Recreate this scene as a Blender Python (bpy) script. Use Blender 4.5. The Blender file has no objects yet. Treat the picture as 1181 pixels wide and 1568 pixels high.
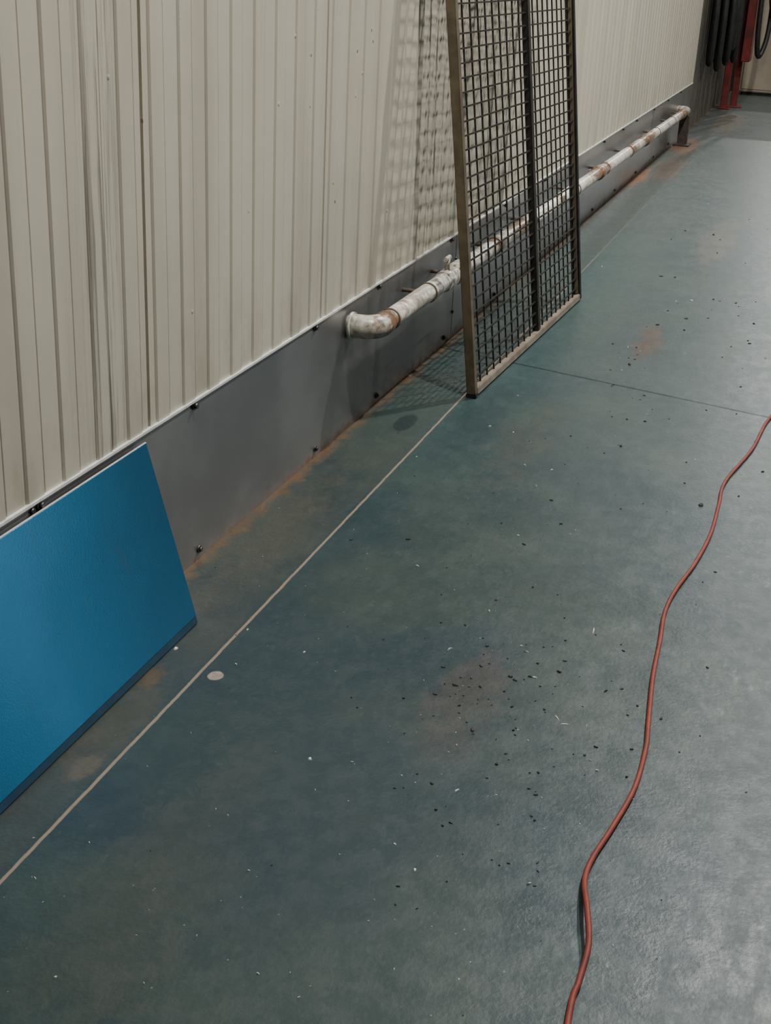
import bpy, bmesh, math, random
from mathutils import Vector, Matrix
random.seed(4)
SC=bpy.context.scene
COL=SC.collection

# ---------------------------------------------------------------- helpers
class N:
    """small node-graph builder"""
    def __init__(s,name):
        s.m=bpy.data.materials.new(name); s.m.use_nodes=True
        s.t=s.m.node_tree; s.t.nodes.clear()
        s.out=s.t.nodes.new("ShaderNodeOutputMaterial")
        s.b=s.t.nodes.new("ShaderNodeBsdfPrincipled")
        s.t.links.new(s.b.outputs[0],s.out.inputs[0])
        s.co=s.t.nodes.new("ShaderNodeTexCoord").outputs["Object"]
        sx=s.t.nodes.new("ShaderNodeSeparateXYZ"); s.l(s.co,sx.inputs[0])
        s.x,s.y,s.z=sx.outputs
    def l(s,a,b):
        if hasattr(a,"links") or isinstance(a,bpy.types.NodeSocket): s.t.links.new(a,b)
        else: b.default_value=a
    def math(s,op,a,b=0.0,c=None,clamp=False):
        n=s.t.nodes.new("ShaderNodeMath"); n.operation=op; n.use_clamp=clamp
        s.l(a,n.inputs[0]); s.l(b,n.inputs[1])
        if c is not None: s.l(c,n.inputs[2])
        return n.outputs[0]
    def map(s,scale=(1,1,1),loc=(0,0,0)):
        n=s.t.nodes.new("ShaderNodeMapping"); s.l(s.co,n.inputs[0])
        n.inputs["Scale"].default_value=scale; n.inputs["Location"].default_value=loc
        return n.outputs[0]
    def noise(s,scale,detail=4,rough=.55,vec=None,dist=0.0):
        n=s.t.nodes.new("ShaderNodeTexNoise"); s.l(vec if vec is not None else s.co,n.inputs["Vector"])
        n.inputs["Scale"].default_value=scale; n.inputs["Detail"].default_value=detail
        n.inputs["Roughness"].default_value=rough; n.inputs["Distortion"].default_value=dist
        return n.outputs["Fac"]
    def vor(s,scale,vec=None):
        n=s.t.nodes.new("ShaderNodeTexVoronoi"); s.l(vec if vec is not None else s.co,n.inputs["Vector"])
        n.inputs["Scale"].default_value=scale
        return n.outputs["Distance"]
    def ramp(s,f,a,b,lo=0.0,hi=1.0):
        n=s.t.nodes.new("ShaderNodeMapRange"); n.clamp=True; n.interpolation_type='SMOOTHSTEP'
        s.l(f,n.inputs[0]); n.inputs[1].default_value=a; n.inputs[2].default_value=b
        n.inputs[3].default_value=lo; n.inputs[4].default_value=hi
        return n.outputs[0]
    def mix(s,f,a,b,mode='MIX'):
        n=s.t.nodes.new("ShaderNodeMix"); n.data_type='RGBA'; n.blend_type=mode
        s.l(f,n.inputs[0])
        for v,i in ((a,6),(b,7)):
            if isinstance(v,tuple): n.inputs[i].default_value=(*v[:3],1)
            else: s.t.links.new(v,n.inputs[i])
        return n.outputs[2]
    def bump(s,h,strength=.3,dist=.01,prev=None):
        n=s.t.nodes.new("ShaderNodeBump"); s.l(h,n.inputs["Height"])
        n.inputs["Strength"].default_value=strength; n.inputs["Distance"].default_value=dist
        if prev is not None: s.t.links.new(prev,n.inputs["Normal"])
        return n.outputs[0]
    def ell(s,cx,cy,rx,ry,wob=.35,nz=None,soft=.45):
        """elliptical stain mask in the floor plane, ragged edge"""
        dx=s.math('MULTIPLY',s.math('SUBTRACT',s.x,cx),1/rx)
        dy=s.math('MULTIPLY',s.math('SUBTRACT',s.y,cy),1/ry)
        r=s.math('ADD',s.math('MULTIPLY',dx,dx),s.math('MULTIPLY',dy,dy))
        if nz is not None: r=s.math('ADD',r,nz)
        return s.ramp(r,1-soft,1+soft,1,0)
    def aniso(s,a,z=1.0):
        s.b.inputs["Anisotropic"].default_value=a
        v=s.t.nodes.new("ShaderNodeCombineXYZ"); v.inputs[2].default_value=z
        s.t.links.new(v.outputs[0],s.b.inputs["Tangent"])
    def set(s,color=None,rough=None,metal=None,normal=None,spec=None):
        B=s.b.inputs
        if color is not None:
            if isinstance(color,tuple): B["Base Color"].default_value=(*color[:3],1)
            else: s.t.links.new(color,B["Base Color"])
        if rough is not None: s.l(rough,B["Roughness"])
        if metal is not None: s.l(metal,B["Metallic"])
        if spec is not None: s.l(spec,B["Specular IOR Level"])
        if normal is not None: s.t.links.new(normal,B["Normal"])
        return s.m

def obj(name,bm,mats,parent=None,smooth=False,col=True):
    me=bpy.data.meshes.new(name); bm.to_mesh(me); bm.free()
    for m in (mats if isinstance(mats,(list,tuple)) else [mats]): me.materials.append(m)
    if smooth:
        for p in me.polygons: p.use_smooth=True
    o=bpy.data.objects.new(name,me); COL.objects.link(o)
    if parent: o.parent=parent
    return o
def empty(name,loc=(0,0,0)):
    e=bpy.data.objects.new(name,None); e.empty_display_size=.1; COL.objects.link(e); return e
def box(bm,lo,hi,mi=0,M=None):
    vs=[bm.verts.new(Vector((x,y,z))) for x in (lo[0],hi[0]) for y in (lo[1],hi[1]) for z in (lo[2],hi[2])]
    if M is not None:
        for v in vs: v.co=M@v.co
    fs=[(0,1,3,2),(4,6,7,5),(0,4,5,1),(2,3,7,6),(0,2,6,4),(1,5,7,3)]
    r=[]
    for f in fs:
        F=bm.faces.new([vs[i] for i in f]); F.material_index=mi; r.append(F)
    return vs
def cyl(bm,a,b,r,seg=16,mi=0,cap=True,r2=None):
    a=Vector(a);b=Vector(b); d=(b-a).normalized()
    u=d.orthogonal().normalized(); w=d.cross(u); r2=r if r2 is None else r2
    A=[];B=[]
    for i in range(seg):
        t=2*math.pi*i/seg; e=u*math.cos(t)+w*math.sin(t)
        A.append(bm.verts.new(a+e*r)); B.append(bm.verts.new(b+e*r2))
    for i in range(seg):
        f=bm.faces.new((A[i],A[(i+1)%seg],B[(i+1)%seg],B[i])); f.material_index=mi; f.smooth=True
    if cap:
        f=bm.faces.new(A[::-1]); f.material_index=mi
        f=bm.faces.new(B); f.material_index=mi
def tube(bm,pts,r,seg=14,mi=0,cap=True,rs=None):
    pts=[Vector(p) for p in pts]; rings=[]; prev=None
    for i,p in enumerate(pts):
        d=(pts[min(i+1,len(pts)-1)]-pts[max(i-1,0)]).normalized()
        if prev is None: u=d.orthogonal().normalized()
        else: u=(prev-d*prev.dot(d)).normalized()
        prev=u; w=d.cross(u); R=rs[i] if rs else r
        rings.append([bm.verts.new(p+(u*math.cos(2*math.pi*k/seg)+w*math.sin(2*math.pi*k/seg))*R) for k in range(seg)])
    for A,B in zip(rings,rings[1:]):
        for k in range(seg):
            f=bm.faces.new((A[k],A[(k+1)%seg],B[(k+1)%seg],B[k])); f.material_index=mi; f.smooth=True
    if cap:
        bm.faces.new(rings[0][::-1]).material_index=mi; bm.faces.new(rings[-1]).material_index=mi
def catmull(P,n=8):
    P=[Vector(p) for p in P]; Q=[P[0]*2-P[1]]+P+[P[-1]*2-P[-2]]; o=[]
    for i in range(1,len(Q)-2):
        a,b,c,d=Q[i-1:i+3]
        for k in range(n):
            t=k/n
            o.append(.5*((2*b)+(c-a)*t+(2*a-5*b+4*c-d)*t*t+(3*b-a-3*c+d)*t**3))
    o.append(P[-1]); return o

# ---------------------------------------------------------------- materials
YL=-.2853
def mat_floor():
    s=N("painted_concrete")
    n1=s.noise(.9,4,.6); n2=s.noise(3.2,6,.65); n3=s.noise(16,6,.7); n4=s.noise(90,3,.6); n5=s.noise(1.6,4,.5,vec=s.map((1,1,1),(7,3,0)))
    n7=s.noise(1,6,.75,vec=s.map((11,22,1),(2,5,0)))
    c=s.mix(s.ramp(n1,.38,.62),(.005,.020,.025),(.013,.028,.026))
    c=s.mix(s.ramp(n2,.45,.68),c,(.021,.036,.031))
    c=s.mix(s.ramp(n5,.50,.64,0,.7),c,(.002,.017,.026))
    c=s.mix(s.ramp(n3,.52,.75,0,.45),c,(.052,.074,.070))
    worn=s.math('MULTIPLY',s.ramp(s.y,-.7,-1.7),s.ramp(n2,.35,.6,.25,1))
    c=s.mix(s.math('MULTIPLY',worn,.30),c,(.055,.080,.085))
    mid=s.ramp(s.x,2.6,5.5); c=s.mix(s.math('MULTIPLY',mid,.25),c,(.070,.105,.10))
    sc=s.math('MULTIPLY',s.ramp(n7,.50,.70),s.math('MULTIPLY',s.ramp(s.y,-1.0,-1.55),s.ramp(n2,.40,.58)))
    c=s.mix(s.math('MULTIPLY',sc,.50),c,(.20,.235,.235))
    sc2=s.math('MULTIPLY',s.ramp(n7,.60,.74),s.ramp(n5,.45,.6)); c=s.mix(s.math('MULTIPLY',sc2,.25),c,(.12,.14,.13))
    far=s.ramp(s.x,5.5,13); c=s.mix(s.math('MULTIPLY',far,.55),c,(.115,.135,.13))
    teal=s.math('MULTIPLY',s.ramp(s.y,-.75,-.3),s.math('MULTIPLY',s.ramp(s.x,3.5,4.8),s.ramp(s.x,9,7)))
    c=s.mix(s.math('MULTIPLY',teal,.4),c,(.024,.068,.064))
    strip=s.math('MULTIPLY',s.ramp(s.y,YL-.01,YL+.03),s.ramp(n2,.3,.6,.4,1))
    c=s.mix(s.math('MULTIPLY',strip,.5),c,(.042,.042,.029))
    ed=s.math('MULTIPLY',s.ramp(s.math('ADD',s.y,s.math('MULTIPLY',s.math('SUBTRACT',n3,.5),.16)),-.06,-.003),s.ramp(n5,.3,.55,.45,1))
    c=s.mix(s.math('MULTIPLY',ed,.75),c,(.13,.070,.032))
    nf=s.noise(7,6,.75)
    ns=s.math('ADD',s.math('MULTIPLY',s.math('SUBTRACT',nf,.5),6.5),s.math('MULTIPLY',s.math('SUBTRACT',n3,.5),4.5))
    for cx,cy,rx,ry,col,am in [
        (2.60,-.90,.22,.08,(.050,.028,.023),.38),(6.0,-.84,.26,.055,(.065,.034,.020),.75),
        (2.2,-.22,.20,.045,(.055,.042,.018),.4),(2.42,-.19,.06,.025,(.095,.052,.015),.55),(2.05,-.24,.05,.022,(.09,.075,.05),.5),
        (3.3,-.13,.5,.07,(.050,.045,.028),.45),(4.55,-.40,.45,.10,(.010,.026,.030),.6),(4.4,-.62,.4,.10,(.042,.042,.033),.4),(1.75,-.55,.4,.12,(.034,.037,.028),.4),
        (11.6,-.2,.8,.10,(.11,.07,.045),.7),(13.2,-.15,.6,.10,(.18,.09,.04),.8),(11.0,-.05,.5,.05,(.22,.09,.03),.8),(8.6,-.9,.7,.10,(.13,.105,.085),.4),
        (15.5,-.35,1.0,.16,(.16,.13,.10),.6),(16.5,-1.0,.8,.10,(.11,.06,.04),.6),(2.1,-.75,.35,.2,(.003,.017,.025),.5)]:
        c=s.mix(s.math('MULTIPLY',s.ell(cx,cy,rx,ry,.35,ns,.9),am),c,col)
    n6=s.math('MULTIPLY',s.math('SUBTRACT',n3,.5),1.2)
    dark=s.math('MULTIPLY',s.ell(4.42,-.175,.10,.035,0,n6,.2),.6)
    pale=s.ell(2.49,-.325,.022,.018,0,n6,.2)
    c=s.mix(pale,c,(.24,.19,.16)); c=s.mix(dark,c,(.008,.013,.015))
    sp=s.ramp(s.vor(26),.03,.06,1,0); sp=s.math('MULTIPLY',sp,s.ramp(n2,.47,.54))
    c=s.mix(s.math('MULTIPLY',sp,.6),c,(.20,.21,.19))
    c=s.mix(s.ramp(s.vor(55),.02,.07,.45,0),c,(.010,.013,.013))
    c=s.mix(s.ramp(n4,.3,.7,.0,.35),c,(.010,.021,.023))
    wl=s.math('ABSOLUTE',s.math('ADD',s.math('SUBTRACT',s.y,YL),s.math('MULTIPLY',s.math('SUBTRACT',n3,.5),.006)))
    ln=s.ramp(wl,.0026,.0052,1,0)
    ln=s.math('MULTIPLY',ln,s.ramp(n3,.2,.5,.55,1)); ln=s.math('MULTIPLY',ln,s.ramp(s.x,5.0,9,1,.3))
    c=s.mix(ln,c,(.18,.14,.10))
    j=s.math('ABSOLUTE',s.math('SUBTRACT',s.x,s.math('ADD',5.45,s.math('MULTIPLY',s.y,.244))))
    jm=s.math('MULTIPLY',s.ramp(j,.005,.011,1,0),.7); c=s.mix(jm,c,(.008,.012,.013))
    rough=s.ramp(n2,.36,.64,.38,.44)
    rough=s.math('ADD',rough,s.ramp(n7,.40,.62,-.04,.05))
    h=s.math('ADD',s.math('MULTIPLY',n3,.30),s.math('MULTIPLY',n4,.65))
    nb=s.bump(h,.22,.005)
    spec=s.math('MULTIPLY',s.math('SUBTRACT',1.0,s.math('MAXIMUM',jm,dark)),s.ramp(n3,.4,.62,.34,.22))
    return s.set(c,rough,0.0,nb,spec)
def mat_wall():
    s=N("cream_metal_cladding")
    st=s.noise(1,4,.5,vec=s.map((6,6,.5))); st2=s.noise(1,4,.6,vec=s.map((45,45,.8))); big=s.noise(.8,4)
    c=s.mix(s.ramp(st,.35,.75),(.50,.455,.365),(.41,.37,.295))
    c=s.mix(s.ramp(st2,.60,.76,0,.3),c,(.24,.215,.17))
    c=s.mix(s.ramp(big,.5,.7,0,.3),c,(.35,.32,.26))
    g=s.math('MULTIPLY',s.ramp(s.math('ABSOLUTE',s.math('SUBTRACT',s.x,2.60)),.02,.12,1,0),s.ramp(s.noise(1,5,.7,vec=s.map((60,60,1.2))),.48,.60))
    c=s.mix(s.math('MULTIPLY',g,.7),c,(.10,.09,.075))
    lo=s.math('MULTIPLY',s.ramp(s.z,.85,.47),s.ramp(s.noise(6,5,.7,vec=s.map((1,1,.4))),.45,.65))
    c=s.mix(s.math('MULTIPLY',lo,.35),c,(.20,.175,.13))
    v=s.vor(9); d=s.ramp(v,.03,.07,1,0); c=s.mix(s.math('MULTIPLY',d,s.ramp(s.noise(4),.48,.56,0,.8)),c,(.12,.105,.085))
    nb=s.bump(s.noise(3,3),.3,.012); nb=s.bump(d,.4,.004,nb)
    return s.set(c,s.ramp(st,.3,.7,.36,.44),0.0,nb,.5)
def mat_galv():
    s=N("galvanised_steel")
    n=s.noise(2.2,4,.6); n3=s.noise(14,5,.65)
    c=s.mix(s.ramp(n,.35,.65),(.24,.242,.245),(.30,.30,.30))
    low=s.math('MULTIPLY',s.ramp(s.math('ADD',s.z,s.math('MULTIPLY',s.math('SUBTRACT',n3,.5),.10)),.04,-.005),s.ramp(n,.4,.6,.3,1))
    c=s.mix(s.math('MULTIPLY',low,.8),c,(.13,.07,.035))
    r=s.math('ADD',s.ramp(n,.3,.7,.30,.36),s.math('MULTIPLY',low,.3))
    nb=s.bump(s.noise(1.6,2),.5,.025)
    s.aniso(.7)
    return s.set(c,r,.85,nb)
def mat_pipe():
    s=N("flaking_white_pipe_paint")
    n=s.noise(11,6,.7); k=s.noise(40,4,.6); d=s.noise(5,5,.7)
    c=s.mix(s.ramp(k,.35,.7),(.66,.63,.57),(.36,.325,.27))
    c=s.mix(s.ramp(d,.48,.62,0,.5),c,(.30,.25,.18))
    rust=None
    for x0,w in ((4.34,.12),(6.35,.30),(5.9,.12),(8.55,.40),(9.9,.25),(10.6,.45),(12.9,.55),(7.3,.1)):
        r=s.ramp(s.math('ADD',s.math('ABSOLUTE',s.math('SUBTRACT',s.x,x0)),s.math('MULTIPLY',s.math('SUBTRACT',n,.5),w*4)),w*.3,w,1,0)
        rust=r if rust is None else s.math('MAXIMUM',rust,r)
    rust=s.math('MAXIMUM',s.math('MULTIPLY',rust,.95),s.ramp(n,.54,.66,0,.75))
    rc=s.mix(s.ramp(k,.4,.6),(.19,.085,.032),(.06,.034,.02))
    c=s.mix(rust,c,rc)
    return s.set(c,.34,0.0,s.bump(n,.4,.004))
def simple(name,c1,c2,scale=12,rough=.5,metal=0.0,bs=.2,bd=.002,spec=.5):
    s=N(name); n=s.noise(scale,5,.6)
    return s.set(s.mix(s.ramp(n,.35,.65),c1,c2),rough,metal,s.bump(n,bs,bd),spec)
def mat_blue():
    s=N("blue_coated_sheet"); n=s.noise(2,4); f=s.noise(220,2,.5); k=s.noise(1,6,.75,vec=s.map((18,18,9)))
    c=s.mix(s.ramp(n,.3,.7),(.007,.076,.155),(.010,.095,.19))
    c=s.mix(s.ramp(k,.56,.70,0,.35),c,(.025,.07,.105))
    s.aniso(.93)
    return s.set(c,.38,.8,s.bump(f,.16,.0014),.5)
FLOOR=mat_floor(); WALL=mat_wall(); GALV=mat_galv(); PIPE=mat_pipe(); BLUE=mat_blue()
BLUED=simple("dark_blue_edge",(.003,.026,.05),(.004,.034,.062),20,.5)
WHITE=simple("white_trim",(.62,.62,.60),(.50,.50,.48),30,.45)
SCREW=simple("screw_steel",(.12,.12,.12),(.05,.045,.04),60,.4,.8)
FRAME=simple("weathered_bronze_frame",(.15,.12,.075),(.10,.08,.052),14,.5,.4)
FRAMEP=simple("pale_rail",(.26,.22,.17),(.18,.145,.11),14,.5,.3)
DARK=simple("black_steel",(.014,.013,.012),(.028,.025,.022),20,.5,.5)
WIRE=simple("dark_wire",(.016,.015,.013),(.03,.027,.022),20,.5,.6)
RUST=simple("aged_clamp_steel",(.13,.09,.06),(.08,.055,.04),30,.7)
BRACK=simple("dark_bracket",(.03,.027,.024),(.06,.04,.03),30,.6,.3)
CORD=simple("red_rubber",(.17,.030,.019),(.12,.024,.018),30,.55,spec=.25)
RED=simple("red_paint",(.16,.016,.012),(.08,.012,.01),8,.4)
RUBBER=simple("black_rubber",(.010,.010,.010),(.02,.019,.018),12,.45)
BEIGE=simple("beige_cabinet_paint",(.34,.29,.22),(.28,.24,.18),3,.5)
CEIL=simple("ceiling_paint",(.22,.22,.22),(.17,.17,.17),1.5,.8)
GREYW=simple("grey_wall_paint",(.10,.105,.11),(.07,.07,.07),1.2,.6)
TAN=simple("dark_tan_cladding",(.08,.07,.055),(.05,.045,.037),3,.6)

# ---------------------------------------------------------------- room shell
X0,X1,YB,H=-4.0,34.0,-14.0,6.6
bm=bmesh.new()
vs=[bm.verts.new(v) for v in ((X0,YB,0),(X1,YB,0),(X1,0.12,0),(X0,0.12,0))]; bm.faces.new(vs)
obj("floor",bm,FLOOR)
bm=bmesh.new(); box(bm,(X0,YB,H),(X1,.12,H+.1)); obj("ceiling",bm,CEIL)
bm=bmesh.new(); box(bm,(X0,YB-.1,0),(X1,YB,H)); obj("wall_right",bm,GREYW)
bm=bmesh.new(); box(bm,(X0-.1,YB,0),(X0,.12,H)); obj("wall_back",bm,GREYW)
bm=bmesh.new(); box(bm,(X1,YB,0),(X1+.1,.12,H)); obj("wall_far",bm,GREYW)

XE=14.5
def cladding(bm,xa,xb,z0,z1,y0=0.0,seams=True):
    mod=1.18; nr=8; p=mod/nr; prof=[]
    k0=math.floor((xa-2.80)/mod)
    x=2.80+k0*mod
    while x<xb:
        for i in range(nr):
            b=x+i*p
            if i==0 and seams:
                prof+= [(b-.007,y0),(b-.004,y0+.014),(b+.004,y0+.014),(b+.007,y0)]
            prof+= [(b+.034,y0),(b+.0365,y0+.003),(b+.039,y0),(b+.044,y0-.0035),(b+.104,y0-.0035),(b+.109,y0),(b+.1115,y0+.003),(b+.114,y0)]
        x+=mod
    prof=[q for q in prof if xa<=q[0]<=xb]; prof=[(xa,y0)]+prof+[(xb,y0)]
    A=[bm.verts.new((a,b,z0)) for a,b in prof]; B=[bm.verts.new((a,b,z1)) for a,b in prof]
    for i in range(len(prof)-1): bm.faces.new((A[i],A[i+1],B[i+1],B[i]))
    box(bm,(xa,y0+.016,z0),(xb,y0+.11,z1))
bm=bmesh.new(); cladding(bm,X0,XE,.472,H); box(bm,(X0,.004,0),(XE,.11,.472))
obj("wall_left",bm,WALL)
bm=bmesh.new(); cladding(bm,XE,X1,0,H,.0,False); obj("wall_left_far_section",bm,TAN)

bm=bmesh.new()
sh=[X0,-1.05,1.95,5.02+.6,8.6,11.7,XE]
for i,(a,b) in enumerate(zip(sh,sh[1:])):
    yo=-.0045 if i%2 else -.0035
    seg=12
    g=[[bm.verts.new((a+(b-a)*k/seg,yo,z)) for z in (0.0,.02,.45,.468)] for k in range(seg+1)]
    for k in range(seg):
        for q in range(3): bm.faces.new((g[k][q],g[k+1][q],g[k+1][q+1],g[k][q+1]))
par=empty("baseboard_left"); obj("skirting_sheet",bm,GALV,par)
bm=bmesh.new(); box(bm,(X0,-.0085,.467),(XE,.002,.4735)); obj("white_top_lip",bm,WHITE,par)
bm=bmesh.new(); 
xs=[.55,1.42,2.29,3.04,3.92,4.56,5.53,6.5,7.4,8.3,9.3,10.1,10.75,11.7,12.6,13.5]
for x in xs:
    cyl(bm,(x,-.003,.458),(x,-.008,.458),.012,12); cyl(bm,(x,-.008,.458),(x,-.016,.458),.008,6)
for x in [.5,1.3,2.2,3.06,3.95,4.59,5.50,6.4,7.3,8.2,9.1,10,11,12,13]:
    cyl(bm,(x,-.003,.03),(x,-.008,.03),.011,12); cyl(bm,(x,-.008,.03),(x,-.014,.03),.007,6)
for x,z in ((2.26,.455),(5.62,.25),(5.62,.36),(5.62,.12)): cyl(bm,(x,-.003,z),(x,-.01,z),.007,8)
obj("screws",bm,SCREW,par)

# ---------------------------------------------------------------- drain pipe
PS=4.25
pz=lambda x:.388-(x-4.15)*.0085
PY=-.105; R=.036
bm=bmesh.new()
pts=[(PS,.004,pz(PS)),(PS,-.045,pz(PS))]
for k in range(1,7):
    t=math.pi/2*k/6; pts.append((PS+.06*(1-math.cos(t)),-.045-.06*math.sin(t),pz(PS)))
pts+= [(x,PY,pz(x)) for x in (4.6,5,5.6,6.5,7.5,8.5,9.5,10.5,11.5,12.5,13.3)]
for k in range(1,6):
    t=math.pi/2*k/5; pts.append((13.3+.06*math.sin(t),PY+.06*(1-math.cos(t)),pz(13.3)))
pts.append((13.36,.004,pz(13.3)))
tube(bm,pts,R,24)
t2=[]; 
for k in range(0,7):
    t=math.pi/2*k/6; t2.append((PS+.06*(1-math.cos(t)),-.045-.06*math.sin(t),pz(PS)))
tube(bm,[(PS,-.02,pz(PS))]+t2+[(PS+.10,PY,pz(PS))],R+.006,24)
for x in (5.28,8.6,10.6,12.9): tube(bm,[(x-.06,PY,pz(x)),(x-.055,PY,pz(x)),(x+.055,PY,pz(x)),(x+.06,PY,pz(x))],R,24,rs=[R,R+.008,R+.008,R])
tube(bm,[(PS,-.012,pz(PS)),(PS,-.022,pz(PS))],R+.012,24)
par=empty("wall_drain_pipe"); obj("pipe_run",bm,PIPE,par)
bm=bmesh.new()
for x in (4.40,4.86,5.24,5.9,6.65,7.8,8.8,9.8,11.2,12.2,13.0):
    tube(bm,[(x-.005,PY,pz(x)),(x+.005,PY,pz(x))],R+.004,20)
    if x>4.5:
        cyl(bm,(x,PY+R*.6,pz(x)),(x,-.002,pz(x)),.008,8); 
obj("pipe_clamps",bm,RUST,par)
bm=bmesh.new(); box(bm,(13.2,-.15,.0),(13.26,-.06,pz(13.2)-R)); box(bm,(13.13,-.18,0),(13.33,-.03,.015)); obj("pipe_support",bm,BRACK,par)
bm=bmesh.new(); x=5.12
cyl(bm,(x,PY,pz(x)+R),(x,PY,pz(x)+R+.05),.011,10); cyl(bm,(x-.03,PY,pz(x)+R+.05),(x+.03,PY,pz(x)+R+.05),.010,10); tube(bm,[(x-.05,PY,pz(x)),(x+.05,PY,pz(x))],R+.006,20)
obj("pipe_tee",bm,PIPE,par)

# ---------------------------------------------------------------- leaning mesh gate panel
BL=Vector((4.81,-.32,0)); BR=Vector((6.63,-.39,0)); a=.126; L=2.36
ux=(BR-BL).normalized(); Wd=(BR-BL).length
back=Vector((-ux.y,ux.x,0)); uz=(back*math.sin(a)+Vector((0,0,1))*math.cos(a)).normalized(); un=ux.cross(uz)
M=Matrix(((ux.x,un.x,uz.x,BL.x),(ux.y,un.y,uz.y,BL.y),(ux.z,un.z,uz.z,BL.z+.004),(0,0,0,1)))
par=empty("wire_mesh_panel")
def bar(name,lo,hi,mat,bv=.003):
    bm=bmesh.new(); box(bm,lo,hi,0,M)
    bmesh.ops.recalc_face_normals(bm,faces=bm.faces)
    bmesh.ops.bevel(bm,geom=list(bm.edges),offset=bv,segments=2,affect='EDGES'); return obj(name,bm,mat,par)
t=.034; dn=.018
bar("stile_near",(0,-dn,0),(t,dn,L),FRAME); bar("stile_far",(Wd-t,-dn,0),(Wd,dn,L),DARK)
bar("rail_bottom",(t,-dn,0),(Wd-t,dn,t*.9),FRAMEP); bar("rail_top",(t,-dn,L-t),(Wd-t,dn,L),FRAME)
mx=1.0
bar("mullion",(mx-.02,-dn*.8,t*.9),(mx+.016,dn*.8,L-t),DARK)
bar("inner_trim_near",(t,-.008,t),(t+.012,.008,L-t),DARK,.001)
bar("inner_trim_far",(Wd-t-.012,-.008,t),(Wd-t,.008,L-t),FRAME,.001)
bar("mullion_face",(mx+.017,-dn*.7,t),(mx+.030,dn*.7,L-t),FRAME,.001)
bar("rubber_foot",(-.002,-dn-.002,-.002),(t*.9,dn+.002,.014),DARK,.001)
bm=bmesh.new(); w=.0030
cols=[t+ (mx-.02-t)*i/10 for i in range(1,10)]+[mx+.02+(Wd-t-mx-.02)*i/9 for i in range(1,9)]
for x in cols: box(bm,(x-w,-w,t*.8),(x+w,w,L-t*.8),0,M)
z=t+.03
while z<L-t:
    box(bm,(t*.8,w*.6,z-w),(Wd-t*.8,w*2.4,z+w),0,M); z+=.0508
obj("welded_wire_mesh",bm,WIRE,par)

# ---------------------------------------------------------------- blue sheet leaning on the skirting
par=empty("blue_metal_sheet")
b0=Vector((2.712,-.168,0)); t0=Vector((2.74,-.016,.452)); xl=.85
up=(t0-b0); up.x=0; hgt=up.length; upn=up.normalized(); nn=Vector((1,0,0)).cross(upn)
def P(x,h,o): return Vector((x,b0.y,0))+upn*h+nn*o
def sheetbox(bm,x0,x1a,x1b,h0,h1,o0,o1):
    v=[P(x0,h0,o0),P(x0,h0,o1),P(x0,h1,o0),P(x0,h1,o1),P(x1a,h0,o0),P(x1a,h0,o1),P(x1b,h1,o0),P(x1b,h1,o1)]
    v=[bm.verts.new(q) for q in v]
    for f in ((0,1,3,2),(4,6,7,5),(0,4,5,1),(2,3,7,6),(0,2,6,4),(1,5,7,3)): bm.faces.new([v[i] for i in f])
    bmesh.ops.recalc_face_normals(bm,faces=bm.faces)
bm=bmesh.new(); sheetbox(bm,xl,2.712,2.742,.02,hgt,0,.006)
bmesh.ops.bevel(bm,geom=list(bm.edges),offset=.0015,segments=1,affect='EDGES'); obj("sheet_face",bm,BLUE,par)
bm=bmesh.new(); sheetbox(bm,xl,2.710,2.712,0.002,.022,-.004,.004); obj("folded_bottom_edge",bm,BLUED,par)
bm=bmesh.new(); sheetbox(bm,xl,2.70,2.70,hgt-.02,hgt-.002,-.007,-.001); obj("gap_shade_strip",bm,DARK,par)  # dark strip standing in for the shade between sheet top and wall
bm=bmesh.new(); sheetbox(bm,xl,2.742,2.742,hgt,hgt+.0025,.002,.006); obj("bare_top_edge",bm,WHITE,par)

# ---------------------------------------------------------------- extension cord
C=[(.9,-1.36),(1.3,-1.37),(1.70,-1.33),(1.79,-1.33),(1.87,-1.33),(1.96,-1.31),(2.05,-1.29),(2.13,-1.29),(2.25,-1.31),(2.40,-1.33),(2.56,-1.33),(2.67,-1.32),(2.88,-1.30),(3.08,-1.29),(3.25,-1.28),(3.40,-1.29),(3.60,-1.32),(3.84,-1.34),(4.09,-1.34),(4.31,-1.34),(4.68,-1.40),(5.10,-1.44),(5.6,-1.56),(6.4,-1.8),(7.5,-2.3)]
r=.0058
def hz(x): return r+.024*math.exp(-((x-1.93)/.11)**2)
bm=bmesh.new(); tube(bm,catmull([(x,y,hz(x)) for x,y in C],10),r,10); obj("extension_cord",bm,CORD)

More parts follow.
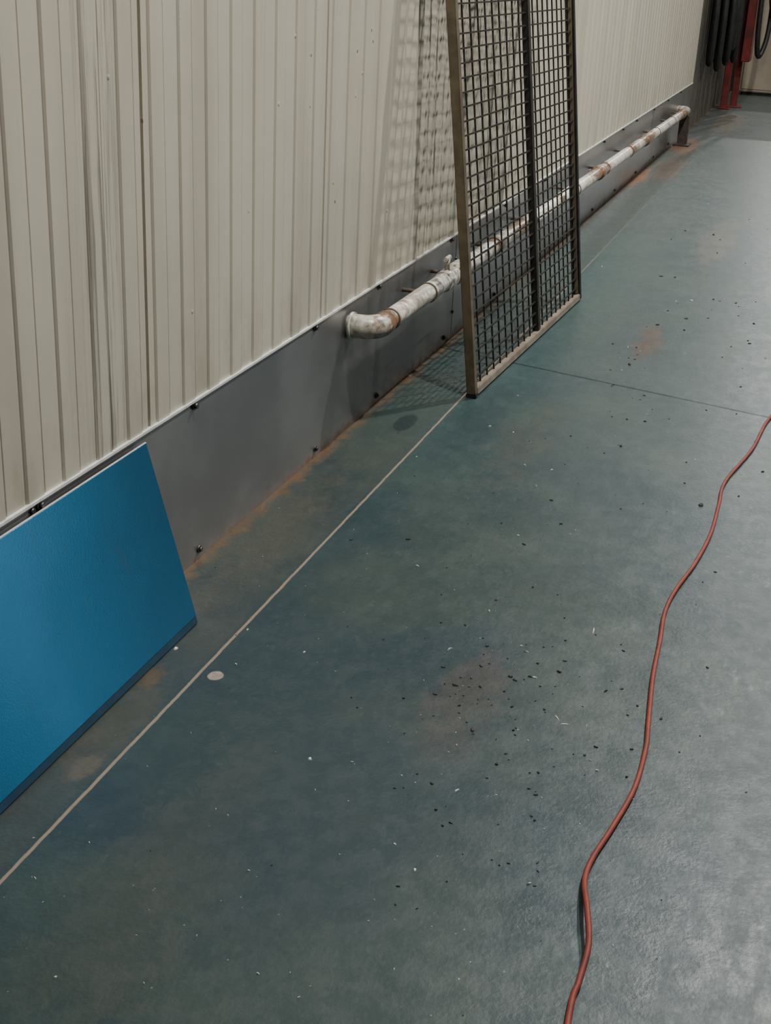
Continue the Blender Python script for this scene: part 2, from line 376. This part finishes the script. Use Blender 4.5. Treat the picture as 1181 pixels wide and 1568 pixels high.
# ---------------------------------------------------------------- debris
bm=bmesh.new()
def chip(x,y,sx,sy,sz,mi,ang):
    n=random.randint(5,7); A=[];B=[]
    for i in range(n):
        t=2*math.pi*i/n+random.uniform(-.3,.3); q=random.uniform(.6,1.1)
        px=math.cos(t)*sx*q; py=math.sin(t)*sy*q
        X=x+px*math.cos(ang)-py*math.sin(ang); Y=y+px*math.sin(ang)+py*math.cos(ang)
        A.append(bm.verts.new((X,Y,0.0))); B.append(bm.verts.new((x+(X-x)*.7,y+(Y-y)*.7,sz*random.uniform(.6,1))))
    for i in range(n): bm.faces.new((A[i],A[(i+1)%n],B[(i+1)%n],B[i])).material_index=mi
    bm.faces.new(B).material_index=mi
def scat(n,cx,cy,sx,sy,pd,smin=.002,smax=.006):
    for _ in range(n):
        x=random.gauss(cx,sx); y=random.gauss(cy,sy)
        if y>-.03 or (y>-.45 and 4.6<x<6.8) or (y>-.2 and x<2.9): continue
        s=random.uniform(smin,smax)*random.choice((.7,1,1,1.3)); mi=0 if random.random()<pd else 1
        chip(x,y,s*random.uniform(1,1.8),s*(.5 if mi else .8),s*.7,mi,random.uniform(0,3.1))
scat(65,2.62,-.95,.26,.12,.9,.0015,.005); scat(65,2.5,-1.12,.32,.14,.8,.0015,.005); scat(50,3.2,-1.0,.8,.35,.65,.0015,.005); scat(90,2.3,-.85,.7,.4,.35,.0012,.003)
scat(65,5.6,-1.0,1.1,.33,.75,.003,.007); scat(35,4.3,-.7,.9,.35,.55,.002,.005); scat(30,1.9,-1.2,.35,.3,.4,.0012,.003); scat(35,8,-1.1,1.5,.4,.7,.004,.01)
scat(18,3.0,-.3,.7,.12,.2,.0015,.004)
for x,y,s,m,an in [(4.07,-1.285,.017,0,.3),(5.57,-.82,.018,0,.2),(2.57,-.18,.009,1,0),(2.73,-.30,.005,1,0),(2.25,-.66,.007,1,.5),(1.98,-.98,.006,1,.2),(2.04,-.92,.005,1,1),(2.75,-.99,.008,0,1),(2.78,-1.02,.008,0,1)]:
    chip(x,y,s,s*.6,s*.4,m,an)
chip(3.08,-1.12,.022,.0025,.002,1,.1); chip(2.62,-1.12,.014,.002,.002,1,.6); chip(2.60,-1.14,.012,.002,.002,1,2)
obj("floor_debris",bm,[simple("dark_grit",(.010,.008,.007),(.025,.018,.013),60,.8),simple("pale_chips",(.55,.55,.52),(.35,.35,.33),60,.5)])

# ---------------------------------------------------------------- far end: red stand, hoses, cabinet
par=empty("red_equipment_stand")
bm=bmesh.new()
def rb(lo,hi): box(bm,lo,hi)
rb((17.05,-.17,0),(17.13,-.09,2.6)); rb((17.38,-.26,.0),(17.46,-.18,2.6)); rb((17.0,-.2,0),(17.18,-.06,.015)); rb((17.32,-.32,0),(17.52,-.12,.015))
rb((17.1,-.24,2.1),(17.4,-.1,2.2)); rb((17.13,-.16,.85),(17.4,-.12,.93)); rb((17.04,-.36,.55),(17.37,-.26,2.2))
bmesh.ops.bevel(bm,geom=list(bm.edges),offset=.006,segments=1,affect='EDGES'); obj("stand_frame",bm,RED,par)
bm=bmesh.new()
tube(bm,catmull([(17.0,-.38,2.3),(16.98,-.40,1.4),(17.0,-.42,.8),(17.08,-.46,.62),(17.15,-.52,.9),(17.2,-.50,1.6),(17.2,-.4,2.3)],6),.03,8)
tube(bm,catmull([(17.1,-.38,2.2),(17.05,-.47,1.5),(17.1,-.56,1.05),(17.2,-.62,1.3),(17.25,-.60,2.2)],6),.03,8)
obj("stand_hoses",bm,RUBBER,par)
par=empty("hanging_black_hoses")
bm=bmesh.new()
for i in range(10):
    x=14.9+i*.16; lo=.55+.3*random.random(); yy=-.07-.07*(i%3)
    tube(bm,catmull([(x,-.05,2.5),(x+.03,yy,1.9),(x-.02,yy-.04,1.2),(x+.08,yy-.03,lo),(x+.2,yy,lo+.06),(x+.24,yy,1.3),(x+.2,-.06,2.5)],6),.032,8)
obj("hoses",bm,RUBBER,par)
bm=bmesh.new(); box(bm,(14.8,-.09,2.45),(16.7,0,2.55)); cyl(bm,(15.1,-.09,2.5),(15.1,-.2,2.5),.02,8); obj("hose_rack",bm,BRACK,par)
par=empty("beige_cabinet")
cy=-.12
bm=bmesh.new(); box(bm,(19.2,-1.7,.04),(20.0,cy,2.1)); bmesh.ops.bevel(bm,geom=list(bm.edges),offset=.012,segments=2,affect='EDGES'); obj("cabinet_body",bm,BEIGE,par)
bm=bmesh.new(); box(bm,(19.24,-1.66,0),(19.96,cy-.04,.04)); obj("cabinet_plinth",bm,DARK,par)
bm=bmesh.new(); box(bm,(19.188,-.905,.08),(19.2,cy-.04,2.05)); box(bm,(19.188,-1.66,.08),(19.2,-.915,2.05)); box(bm,(19.165,-.96,1.0),(19.188,-.94,1.2)); obj("cabinet_doors",bm,BEIGE,par)

# ---------------------------------------------------------------- high-bay lights (round LED fixtures)
LW=N("lamp_diffuser"); LW.b.inputs["Emission Color"].default_value=(1,.97,.92,1); LW.b.inputs["Emission Strength"].default_value=14; LW.set((.8,.8,.8),.5)
LW.m.cycles.emission_sampling='NONE'
def highbay(x,y,power,z=5.9,r=.13):
    e=empty("high_bay_light")
    bm=bmesh.new(); cyl(bm,(x,y,z+.03),(x,y,z+.09),r*1.25,24); cyl(bm,(x,y,z+.09),(x,y,z+.2),r*.6,24,r2=r*.4)
    cyl(bm,(x,y,z+.2),(x,y,H),.008,6)
    obj("housing",bm,GREYW,e)
    bm=bmesh.new(); cyl(bm,(x,y,z+.012),(x,y,z+.03),r,24); obj("diffuser",bm,LW.m,e)
    l=bpy.data.lights.new("led_disc","AREA"); l.shape='DISK'; l.size=1.7*r; l.energy=power; l.color=(1,.98,.94)
    o=bpy.data.objects.new("led_disc",l); o.location=(x,y,z); COL.objects.link(o); o.parent=e
for x,y,p,rr in ((-1.5,-2.1,45,.1),(3.2,-2.1,400,.07),(8.2,-2.1,530,.10),(13.2,-2.0,75,.13),(18.2,-1.9,140,.13),(23.2,-1.7,270,.13),(28.4,-1.5,520,.13)): highbay(x,y,p,r=rr)
for x,p in ((12.1,540),(26,380)): highbay(x,-8.2,p)  # unseen second row, added for bright bands on blue sheet and skirting

w=bpy.data.worlds.new("world"); SC.world=w; w.use_nodes=True
w.node_tree.nodes["Background"].inputs[0].default_value=(.6,.65,.7,1); w.node_tree.nodes["Background"].inputs[1].default_value=.3

# ---------------------------------------------------------------- camera
pit,rol,yaw=.4012,.0484,.306
c,s_=math.cos,math.sin
F=Vector((c(yaw)*c(pit),s_(yaw)*c(pit),-s_(pit))); R0=Vector((s_(yaw),-c(yaw),0)); U0=R0.cross(F)
Rr=c(rol)*R0+s_(rol)*U0; Uu=-s_(rol)*R0+c(rol)*U0
cd=bpy.data.cameras.new("camera"); cd.sensor_fit='VERTICAL'; cd.sensor_height=24; cd.lens=24*2033.75/1568; cd.clip_start=.05
co=bpy.data.objects.new("camera",cd); COL.objects.link(co)
co.matrix_world=Matrix(((Rr.x,Uu.x,-F.x,0),(Rr.y,Uu.y,-F.y,-1.513),(Rr.z,Uu.z,-F.z,1.6),(0,0,0,1)))
SC.camera=co
